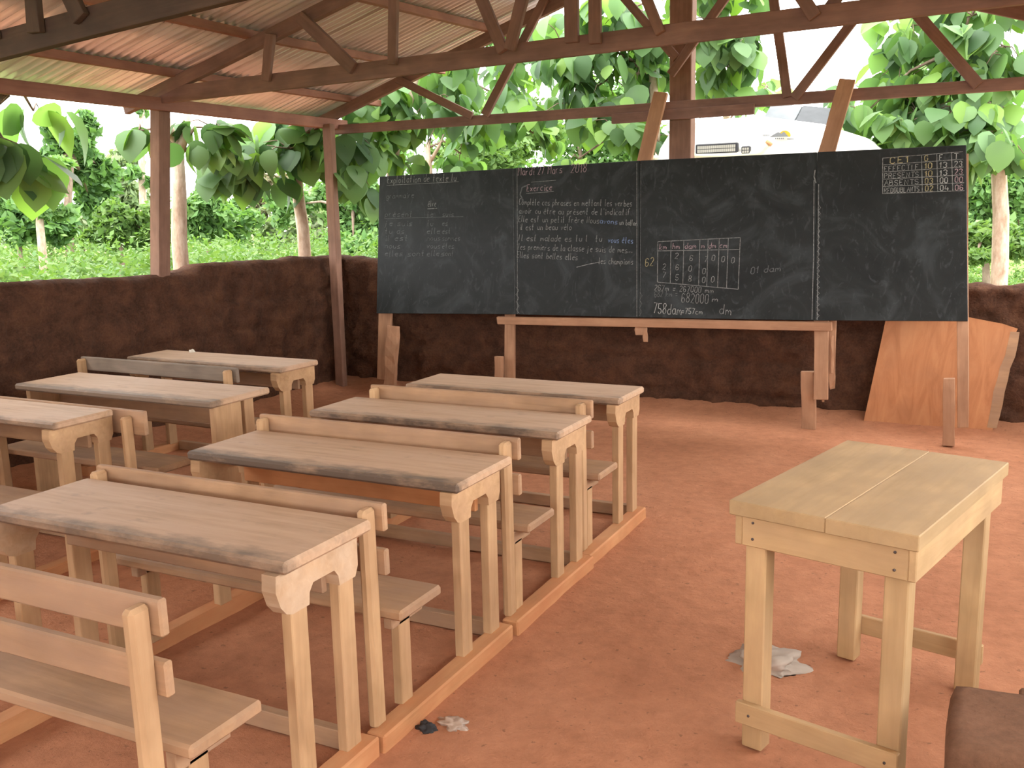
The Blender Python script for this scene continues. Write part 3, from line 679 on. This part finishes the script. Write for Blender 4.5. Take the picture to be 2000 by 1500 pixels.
loft('body', prof, [(-.02, .93, -.02), (.05, .985, 0), (.16, 1, 0), (2.6, 1.0, .0), (4.2, 1.0, .0)], M_WHITE, cv)
low = [(-3.10, .35), (-3.18, .8), (-3.12, 1.36), (-1.10, 1.36), (-1.04, .8), (-1.12, .35)]
loft('cab', low, [(-1.1, .85, -.1), (-.9, .95, -.06), (.0, .97, 0), (4.1, .98, 0)], M_WHITE, cv)
V = [Vector(p)-CO for p in ((-2.95, CY-1.02, .98), (-1.27, CY-1.02, .98), (-1.34, CY-.35, 1.36), (-2.88, CY-.35, 1.36), (-2.95, CY-1.0, .96), (-1.27, CY-1.0, .96), (-1.34, CY-.33, 1.34), (-2.88, CY-.33, 1.34))]
link('windscreen', mesh('windscreen', V, [(0, 1, 2, 3), (7, 6, 5, 4), (0, 4, 5, 1), (1, 5, 6, 2), (2, 6, 7, 3), (3, 7, 4, 0)]), M_GLASS, cv)
for x in (-3.0, -1.22):
    for yy in (-.3, 2.9):
        tubes('wheel', [([(x-.11-CO.x, yy, .40), (x+.11-CO.x, yy, .40)], .38)], M_RUBBER, cv, 20)
# lamp bar, cube lamp, hose, rail, solar panels, print
FY = CY-.07
def cpt(px, py, Y=FY): return at_y(px, py, Y)-CO
a, b = cpt(1359.5, 292.5), cpt(1442, 288.5)
lb = beam('lamp_bar', a, b, .05, .10, M_BLACK, cv, (0, 0, 1), .008)
L = (b-a).length; V, Fc = [], []
for r_ in (0, 1):
    for k in range(20):
        x = -L/2+.02+(L-.04)*k/20; z = -.034+.036*r_; s = (L-.04)/20*.82; k0 = len(V)
        V += [(x, -.0265, z), (x+s, -.0265, z), (x+s, -.0265, z+.030), (x, -.0265, z+.030), (x, -.02, z), (x+s, -.02, z), (x+s, -.02, z+.030), (x, -.02, z+.030)]
        Fc += [tuple(i+k0 for i in f) for f in ((0, 1, 2, 3), (0, 4, 5, 1), (1, 5, 6, 2), (2, 6, 7, 3), (3, 7, 4, 0))]
o = link('lamp_lens', mesh('lamp_lens', V, Fc), M_LENS, lb); o['label'] = 'two rows of clear lamp lenses'
for px in (1383, 1418): beam('lamp_bracket', cpt(px, 296), cpt(px, 303), .03, .03, M_BLACK, cv, (0, 1, 0))
a, b = cpt(1449.5, 0), cpt(1465, 0)
c0, c1 = cpt(1449, 294), cpt(1466, 293)
cl = beam('cube_lamp', c0, c1, .06, .075, M_BLACK, cv, (0, 0, 1), .008); V, Fc = [], []
for i in range(3):
    for j in range(2):
        x = -.032+.023*i; z = -.026+.028*j; k0 = len(V); V += [(x, -.032, z), (x+.018, -.032, z), (x+.018, -.032, z+.022), (x, -.032, z+.022)]; Fc.append(tuple(range(k0, k0+4)))
link('lamp_lens', mesh('lamp_lens', V, Fc), M_LENS, cl)
tubes('hose', [([cpt(*q_) for q_ in ((1352, 304), (1400, 304), (1450, 302), (1478, 300), (1489, 295), (1495, 287), (1501, 281))], [.03, .03, .03, .03, .028, .026, .03])], M_CREAM, cv)
tubes('hose_fitting', [([cpt(1500, 282), cpt(1504, 277)], .035)], plain('orange_fitting', (.55, .28, .12)), cv)
tubes('side_trim', [([cpt(1282, 312), cpt(1277, 304), cpt(1282, 303)], .04)], M_CREAM, cv)
def plate(name, pts, th, mat, parent, nrm):
    n = Vector(nrm); k = len(pts); V = [p for p in pts]+[p-n*th for p in pts]
    Fc = [tuple(range(k)), tuple(range(k, 2*k))[::-1]]+[(i, k+i, k+(i+1) % k, (i+1) % k) for i in range(k)]
    return link(name, mesh(name, V, Fc), mat, parent)
PY0, PY1 = CY+.5, CY+.95
beam('panel_rail', cpt(1450, 234, PY0-.03), cpt(1596, 250, PY0-.03), .04, .045, M_CREAM, cv)
plate('solar_panel', [cpt(1487, 238, PY0), cpt(1546, 245, PY0), cpt(1567, 207, PY1), cpt(1508, 202, PY1)], .03, M_PANEL_L, cv, (0, -.8, .6))
plate('solar_panel', [cpt(1549, 246, PY0), cpt(1608, 254, PY0), cpt(1630, 212, PY1), cpt(1569, 206, PY1)], .03, M_PANEL_D, cv, (0, -.8, .6))
for px, py in ((1487, 240), (1530, 243), (1545, 246), (1583, 250)): beam('panel_clamp', cpt(px, py+1, PY0-.055), cpt(px, py+7, PY0-.055), .02, .02, M_GREYP, cv, (0, 1, 0))
LY = FY+.012
plate('mountain_print', [cpt(*q_, LY) for q_ in ((1503, 268), (1512, 262), (1520, 258), (1526, 261), (1531, 257), (1540, 267))], .004, M_GREYP, cv, (0, -1, 0))
pts = [cpt(1533+11*cos(a_), 264-9*sin(a_), LY+.006) for a_ in np.linspace(-.4, pi, 12)]
plate('sun_print', pts, .004, M_YELLOW, cv, (0, -1, 0))
for x0, x1, y_ in ((1490, 1503, 266), (1514, 1532, 272), (1538, 1550, 273)):
    V, Fc = [], []
    for k in range(5):
        a_ = x0+(x1-x0)*k/5; k0 = len(V)
        V += [cpt(a_, y_, LY-.002), cpt(a_+(x1-x0)*.13, y_, LY-.002), cpt(a_+(x1-x0)*.13, y_-3.2, LY-.002), cpt(a_, y_-3.2, LY-.002)]; Fc.append(tuple(range(k0, k0+4)))
    link('small_lettering', mesh('small_lettering', V, Fc), M_GREYP, cv)

# ------------------------------------------------------------------ vegetation
def leaf_mesh(name, wid, droop, fold):
    st_ = [(0, 0), (.10, .55), (.30, .95), (.52, 1.0), (.75, .66), (1.0, 0)]; V = []; Fc = []
    for t_, w_ in st_:
        z = -droop*t_*t_; V += [(t_, 0, z)]
        if w_: V += [(t_-.05*(w_ if t_ < .4 else 0), w_*wid, z-.03+fold*w_), (t_-.05*(w_ if t_ < .4 else 0), -w_*wid, z-.03+fold*w_)]
    ix = [0, 1, 4, 7, 10, 13]
    Fc += [(0, 1, 2), (0, 3, 1)]
    for k in range(1, 4): a_, b_ = ix[k], ix[k+1]; Fc += [(a_, b_, b_+1, a_+1), (a_, a_+2, b_+2, b_)]
    a_ = ix[4]; Fc += [(a_, 13, a_+1), (a_, a_+2, 13)]
    return mesh(name, V, Fc, True)
LEAVES = [leaf_mesh('leaf', w_, d_, f_) for w_, d_, f_ in ((.40, .25, .10), (.44, .12, .05), (.37, .38, .14), (.42, .30, -.04))]
for m_ in LEAVES: m_.materials.append(M_LEAF)
LV = [np.array([v.co[:] for v in m_.vertices]) for m_ in LEAVES]; LF = [[tuple(p.vertices) for p in m_.polygons] for m_ in LEAVES]
def leaf_matrix(p, out, size, flat):
    az = math.atan2(out.y, out.x)+random.gauss(0, .9); dip = random.uniform(.7, 1.45) if not flat else random.uniform(.1, .8)
    m_ = Matrix.Rotation(az, 4, 'Z')@Matrix.Rotation(dip, 4, 'Y')@Matrix.Rotation(random.gauss(0, .35), 4, 'X')@Matrix.Scale(size, 4)
    m_.translation = p; return m_
def broad_tree(label, foot, trunk, blobs, size=(.17, .30), n_obj=230, rad=(.07, .045), bark_=M_BARK, forks=()):
    """trunk: list of points; blobs: (centre, radius xyz, leaf count)"""
    foot = Vector(foot); t = thing('broadleaf_tree', label, 'tree', foot, 0, 'large leaved trees around the shelter')
    tr = [Vector(p)-foot for p in trunk]
    tubes('trunk', [(tr, list(np.linspace(rad[0], rad[1], len(tr))))]+[([Vector(q_)-foot for q_ in f], list(np.linspace(rad[1]*.9, rad[1]*.45, len(f)))) for f in forks], bark_, t)
    br = []; allm = []
    for c_, r_, n in blobs:
        c_ = Vector(c_)-foot; top = min(tr, key=lambda q_: (q_-c_).length); mid = (top+c_)/2+Vector((0, 0, .12)); br.append(([top, mid, c_], [rad[1]*.45, .014, .008]))
        for k in range(max(1, round(n/7))):
            d = Vector(np.clip(RNG.normal(size=3), -1.6, 1.6)); e = c_+Vector((d.x*r_[0], d.y*r_[1], d.z*r_[2]))*.46
            br.append(([c_, (c_+e)/2+Vector((0, 0, .05)), e], [.008, .006, .003]))
            for j in range(7):
                o_ = Vector(RNG.normal(size=3)).normalized(); o_.z *= .7
                p = e+Vector((o_.x*r_[0], o_.y*r_[1], o_.z*r_[2]))*random.uniform(.2, .5)
                allm.append((leaf_matrix(p, p-c_, random.uniform(*size), random.random() < .3), random.randrange(4)))
    tubes('branch', br, M_BARKD, t, 5)['kind'] = 'stuff'
    cl_ = CAMP-foot
    allm.sort(key=lambda q_: (q_[0].translation-cl_).length/q_[0].to_scale().x)
    for m_, k in allm[:n_obj]:
        o = link('leaf', LEAVES[k], None, t); o.matrix_basis = m_
    V, Fc = [], []; rest = allm[n_obj:]; off = 0
    for m_, k in rest:
        A_ = np.array(m_); V.append(LV[k]@A_[:3, :3].T+A_[:3, 3]); Fc += [tuple(i+off for i in f) for f in LF[k]]; off += len(LV[k])
    if rest:
        o = link('foliage', mesh('foliage', np.vstack(V), Fc, True), M_LEAF, t); o['kind'] = 'stuff'
    return t
def blob(px, py, D, rpx, rpy, n, depth=.5):
    k = D/F_PX*.95; return (at_d(px, py, D), (rpx*k, depth, rpy*k), n)
def gp(px, py, D): p = at_d(px, py, D); return (p.x, p.y, ground_z(p.x, p.y)-.05)
# left fork-trunked tree
D = 9.4
broad_tree('forked pale trunk tree just right of the tall left post', gp(352, 525, D), [gp(352, 525, D), at_d(350, 470, D), at_d(350, 380, D), at_d(346, 300, D)],
           [blob(420, 250, D, 36, 26, 18), blob(425, 320, D, 22, 50, 16), blob(272, 255, D-.6, 10, 24, 6)], size=(.20, .32), rad=(.075, .06),
           forks=[[at_d(346, 300, D), at_d(335, 262, D), at_d(320, 215, D)], [at_d(346, 305, D), at_d(362, 262, D), at_d(368, 200, D)]])
D = 10.3
broad_tree('speckled trunk tree framed between the left post and the corner post', gp(598, 505, D), [gp(598, 505, D), at_d(592, 450, D), at_d(582, 380, D), at_d(578, 330, D), at_d(570, 240, D)],
           [blob(565, 290, D-.3, 60, 50, 60), blob(500, 320, D-.3, 40, 40, 28), blob(455, 350, D-.3, 36, 24, 14), blob(600, 245, D, 50, 30, 28), blob(520, 250, D, 40, 20, 14)], size=(.22, .34), rad=(.07, .05))
D = 10.6
broad_tree('large leaved tree just left of the blackboard top corner', gp(768, 345, D), [gp(768, 345, D), at_d(766, 340, D), at_d(772, 290, D), at_d(800, 200, D), at_d(820, 120, D)],
           [blob(690, 270, D-.5, 70, 60, 80), blob(700, 350, D-.6, 45, 40, 28), blob(760, 230, D, 90, 55, 70), blob(850, 190, D, 90, 60, 70), blob(880, 120, D, 100, 50, 60), blob(770, 330, D, 30, 30, 14), blob(740, 170, D, 60, 40, 40)], rad=(.07, .03), n_obj=280)
D = 12.2
broad_tree('thin stemmed sapling tree standing above the left half of the blackboard', gp(838, 350, D), [gp(838, 350, D), at_d(838, 335, D), at_d(834, 290, D), at_d(850, 240, D), at_d(900, 150, D)],
           [blob(900, 300, D, 60, 28, 30), blob(980, 180, D, 90, 70, 80), blob(1040, 260, D, 50, 30, 30), blob(900, 240, D, 90, 40, 50), blob(1010, 90, D, 110, 60, 80)], rad=(.05, .03),
           forks=[[at_d(838, 320, D), at_d(858, 285, D), at_d(866, 262, D)]])
D = 11.0
broad_tree('leafy tree behind the thick gable post', gp(1285, 400, D), [gp(1285, 400, D), at_d(1280, 250, D), at_d(1275, 140, D), at_d(1290, 40, D)],
           [blob(1180, 150, D, 90, 70, 90), blob(1200, 250, D-.4, 80, 40, 50), blob(1100, 90, D, 90, 60, 80), blob(1260, 90, D, 60, 90, 80), blob(1130, 310, D-.4, 40, 20, 16), blob(1280, 280, D, 40, 40, 26), blob(1220, 20, D, 90, 40, 60), blob(1120, 200, D, 90, 60, 70)], rad=(.06, .04), n_obj=290)
D = 10.4
broad_tree('tree with drooping leaves just right of the gable post, behind the camper', gp(1420, 420, D+3.6), [gp(1420, 420, D+3.6), at_d(1420, 240, D+3.4), at_d(1410, 120, D+1.5), at_d(1400, 30, D+.6)],
           [blob(1420, 130, D, 60, 60, 70), blob(1400, 40, D, 80, 40, 70), blob(1460, 90, D, 40, 35, 30), blob(1500, 170, D+3, 70, 26, 20), blob(1400, 190, D+1.5, 50, 20, 24), blob(1380, -20, D, 100, 40, 60)], rad=(.06, .03), n_obj=240)
D = 10.9
broad_tree('big leaved tree at the right edge, its trunk beside the blackboard', gp(1953, 545, D), [gp(1953, 545, D), at_d(1953, 520, D), at_d(1955, 420, D), at_d(1950, 320, D), at_d(1930, 230, D), at_d(1880, 90, D)],
           [blob(1800, 230, D, 110, 55, 110), blob(1900, 200, D, 100, 70, 120), blob(1760, 130, D+.5, 60, 60, 44), blob(1870, 110, D, 110, 60, 100), blob(1960, 270, D-.3, 60, 50, 60), blob(1960, 90, D, 70, 80, 80), blob(1740, 250, D-.3, 60, 45, 44), blob(1680, 230, D, 40, 60, 24), blob(1850, 270, D, 120, 26, 60), blob(1780, 50, D+.4, 80, 40, 50), blob(1900, 30, D, 110, 40, 70), blob(1640, 210, D+2, 30, 40, 24)], rad=(.085, .06), n_obj=300)
D = 7.6
broad_tree('very large leaves hanging close outside the left wall', gp(-60, 520, D), [gp(-60, 520, D), at_d(-60, 400, D), at_d(-40, 250, D), at_d(10, 180, D)],
           [blob(5, 270, D, 26, 60, 22), blob(65, 216, D+.6, 36, 10, 8), blob(-80, 250, D, 60, 80, 24)], size=(.24, .40), rad=(.06, .04), n_obj=120)

def scatter(name, lst, mat, parent, lsize, flat=.0):
    """small-leaf mass: many folded leaflets spread over ellipsoidal clumps"""
    Cs, Sz, Nn = [], [], []
    sub = []
    for c_, r_, n in lst:
        m_ = max(5, min(16, n//70)); vol = []
        for k in range(m_):
            d = RNG.normal(size=3); d /= np.linalg.norm(d); f = RNG.uniform(.35, .95)
            sub.append((np.array(c_)+d*f*np.array(r_), np.array(r_)*RNG.uniform(.28, .55), max(8, int(n/m_))))
    for c_, r_, n in sub:
        d = RNG.normal(size=(n, 3)); d /= np.linalg.norm(d, axis=1)[:, None]
        rr = RNG.uniform(.2, 1.0, size=(n, 1))**.6
        bumpy = 1+.22*np.sin(d[:, :1]*5+c_[0])*np.cos(d[:, 1:2]*6+c_[1]*3)+.15*np.sin(d[:, 2:3]*7+c_[2])
        Cs.append(np.array(c_)[None]+d*rr*bumpy*np.array(r_)[None]); Nn.append(d)
    Cc = np.vstack(Cs); Dn = np.vstack(Nn); n = len(Cc)
    nrm = Dn*.5+RNG.normal(size=(n, 3))*.6; nrm[:, 2] += .5; nrm /= np.linalg.norm(nrm, axis=1)[:, None]
    a_ = np.cross(nrm, RNG.normal(size=(n, 3))); a_ /= np.linalg.norm(a_, axis=1)[:, None]; b_ = np.cross(nrm, a_)
    s = (lsize*RNG.uniform(.6, 1.4, size=(n, 1)))
    P = np.stack([Cc-a_*s, Cc+b_*s*.5-nrm*s*.15, Cc+a_*s, Cc-b_*s*.5-nrm*s*.15], 1).reshape(-1, 3)
    me = bpy.data.meshes.new(name); me.vertices.add(4*n); me.vertices.foreach_set('co', P.ravel())
    me.loops.add(4*n); me.loops.foreach_set('vertex_index', np.arange(4*n)); me.polygons.add(n)
    me.polygons.foreach_set('loop_start', np.arange(0, 4*n, 4)); me.update(calc_edges=True); me.validate()
    o = link(name, me, mat, parent)
    return o
def small_tree(name, label, cat, foot_px, D, blobs, mat, lsize, trunk=None, tr=.08, bark_=M_BARKD, group=None):
    f = Vector(gp(*foot_px, D)); t = thing(name, label, cat, f, 0, group)
    lst = []; br = []
    for px, py, rx, ry, n, dd in blobs:
        c_ = at_d(px, py, D+dd)-f; k = D/F_PX; lst.append(((c_.x, c_.y, c_.z), (rx*k, max(.4, .8*rx*k), ry*k), n)); br.append(c_)
    o = scatter('foliage', lst, mat, t, lsize); o['kind'] = 'stuff'
    tops = [at_d(*q_, D)-f for q_ in trunk] if trunk else [Vector((0, 0, .5)), br[0]]
    tubes('trunk', [([Vector((0, 0, -.05))]+tops, list(np.linspace(tr, tr*.6, len(tops)+1)))]+[([tops[-1], (tops[-1]+q_)/2+Vector((0, 0, .1)), q_], [tr*.5, tr*.3, tr*.12]) for q_ in br], bark_, t, 6)
    return t
small_tree('tall_tree', 'dark bushy tall tree against white sky behind the left wall', 'tree', (130, 470), 26, [(110, 275, 40, 35, 900, 0), (165, 265, 35, 40, 900, 0), (150, 330, 45, 35, 900, 1), (200, 330, 40, 30, 600, 1), (90, 330, 30, 40, 600, 0), (180, 400, 70, 50, 1300, 2)], M_BUSHD, .13, [(132, 400), (140, 300)], .12)
small_tree('slim_tree', 'slim tree with pale bare stem and flat crown, left background', 'tree', (80, 487), 18, [(75, 350, 50, 20, 900, 0), (60, 385, 50, 18, 700, 0), (95, 420, 40, 14, 400, 0), (110, 320, 40, 14, 400, 0)], M_BUSHM, .10, [(78, 440), (74, 370)], .085, M_BARK)
small_tree('dark_thicket', 'dark thicket at the left edge behind the slim tree', 'thicket', (40, 480), 23, [(30, 430, 60, 40, 1500, 0), (110, 440, 40, 35, 900, 0), (10, 380, 40, 40, 800, 0)], M_BUSHD, .12)
small_tree('pale_tree', 'hazy pale green tree left of the tall post, mid distance', 'tree', (220, 470), 34, [(200, 370, 60, 45, 1300, 0), (255, 370, 40, 30, 700, 0), (230, 310, 40, 22, 500, 0), (170, 430, 80, 40, 1300, 0), (270, 420, 50, 45, 900, 0)], M_PALE, .14)
small_tree('bare_tree', 'tall thin pale stem rising into white sky left of the post', 'tree', (280, 450), 24, [(276, 215, 14, 10, 40, 0), (282, 345, 16, 22, 130, 0)], M_BUSHD, .12, [(279, 390), (276, 300), (277, 215)], .10, M_BARK)
small_tree('round_shrub', 'rounded green shrub left of the tall post', 'shrub', (235, 500), 20, [(235, 430, 40, 40, 1500, 0), (205, 455, 50, 30, 1000, 0), (280, 450, 40, 40, 1000, 0)], M_BUSH, .085)
small_tree('leafy_shrub', 'leafy green shrub right of the forked pale trunk', 'shrub', (410, 490), 19, [(400, 405, 50, 34, 1500, 0), (440, 430, 60, 40, 1500, 0), (375, 420, 30, 36, 800, 0)], M_BUSHM, .085)
small_tree('dry_brush', 'brown dry brush in the distance behind the leafy shrub', 'brush', (510, 450), 38, [(500, 365, 60, 45, 1200, 0), (545, 370, 40, 40, 800, 0)], M_DRY, .13)
small_tree('leafy_thicket', 'light green thicket between the corner post and the blackboard', 'thicket', (690, 500), 17, [(690, 410, 60, 60, 2200, 0), (650, 380, 40, 50, 1000, 1), (730, 440, 50, 50, 1500, 0), (570, 400, 60, 40, 1400, 1), (690, 470, 70, 30, 1000, -.5)], M_BUSHM, .075)
small_tree('dense_tree', 'dense fresh green tree above the blackboard left of the gable post', 'tree', (990, 420), 19, [(960, 300, 90, 60, 3000, 0), (1040, 270, 70, 60, 2400, 1), (890, 320, 60, 40, 1500, 0), (1000, 220, 70, 50, 1500, 1)], M_BUSH, .075)
small_tree('dense_tree', 'dark green dense tree above the blackboard, behind the gable post', 'tree', (1150, 420), 22, [(1130, 260, 90, 80, 3000, 0), (1220, 290, 80, 60, 2200, 0), (1180, 200, 80, 60, 1600, 1), (1420, 280, 60, 40, 900, 2)], M_BUSHM, .085)
small_tree('hillside_bush', 'dark rounded bush behind the right edge tree', 'bush', (1960, 480), 18, [(1980, 370, 50, 50, 1800, 0), (1915, 370, 40, 60, 1500, 0), (1990, 440, 40, 40, 900, 0), (1900, 440, 30, 40, 700, 0)], M_BUSHM, .085)
small_tree('low_bush', 'bright low bush behind the right wall end', 'bush', (1930, 530), 15, [(1925, 470, 50, 30, 1300, 0), (1985, 480, 40, 30, 900, 0), (1905, 500, 30, 14, 500, -.5)], M_BUSH, .07)
small_tree('far_tree', 'far broad tree seen between the right truss braces', 'tree', (1800, 430), 30, [(1780, 190, 110, 70, 1300, 0), (1900, 150, 120, 80, 1300, 0), (1850, 270, 140, 60, 1300, 0)], M_BUSHM, .16)
# distant treeline
for px in list(range(-150, 780, 62))+list(range(800, 2200, 105)):
    D = random.uniform(36, 46); topy = (405 if px < 420 else 360 if px < 780 else 290 if px < 1400 else 340)+random.uniform(-25, 25); by = 462
    m_ = random.choice([M_PALE, M_BUSHM, M_BUSHM, M_PALE]); hh = (by-topy)/2
    small_tree('distant_tree', 'hazy distant tree in the treeline beyond the green field', 'tree', (px, 470), D, [(px+random.uniform(-20, 20), topy+hh*.7, 55, hh*.8, 700, 0), (px+random.uniform(-30, 30), by-hh*.3, 70, hh*.8, 800, -1)], m_, .17, group='distant treeline')
# undergrowth field beyond the walls: nobody could count its stems
lst = []
for k in range(230):
    a_ = random.uniform(-.02, 1.0); px = random.uniform(-120, 760); D = random.choice([random.uniform(10.5, 16), random.uniform(14, 30)])
    p = at_d(px, 480, D)
    if p.x > -7.6 and p.y < 9.6: continue
    h = random.uniform(.65, 1.15)+.018*D
    lst.append(((p.x, p.y, ground_z(p.x, p.y)+h*.5), (random.uniform(.5, 1.1), random.uniform(.5, 1.1), h*.62), 520))
for k in range(26):
    px = random.uniform(1880, 2120); D = random.uniform(13, 26); p = at_d(px, 500, D); h = random.uniform(.3, .5)
    lst.append(((p.x, p.y, ground_z(p.x, p.y)+h*.4), (.7, .7, h*.6), 260))
u = scatter('undergrowth', lst, M_BUSH, None, .045); u['kind'] = 'stuff'
tag(u, 'bright green undergrowth covering the field beyond the mud walls', 'undergrowth')
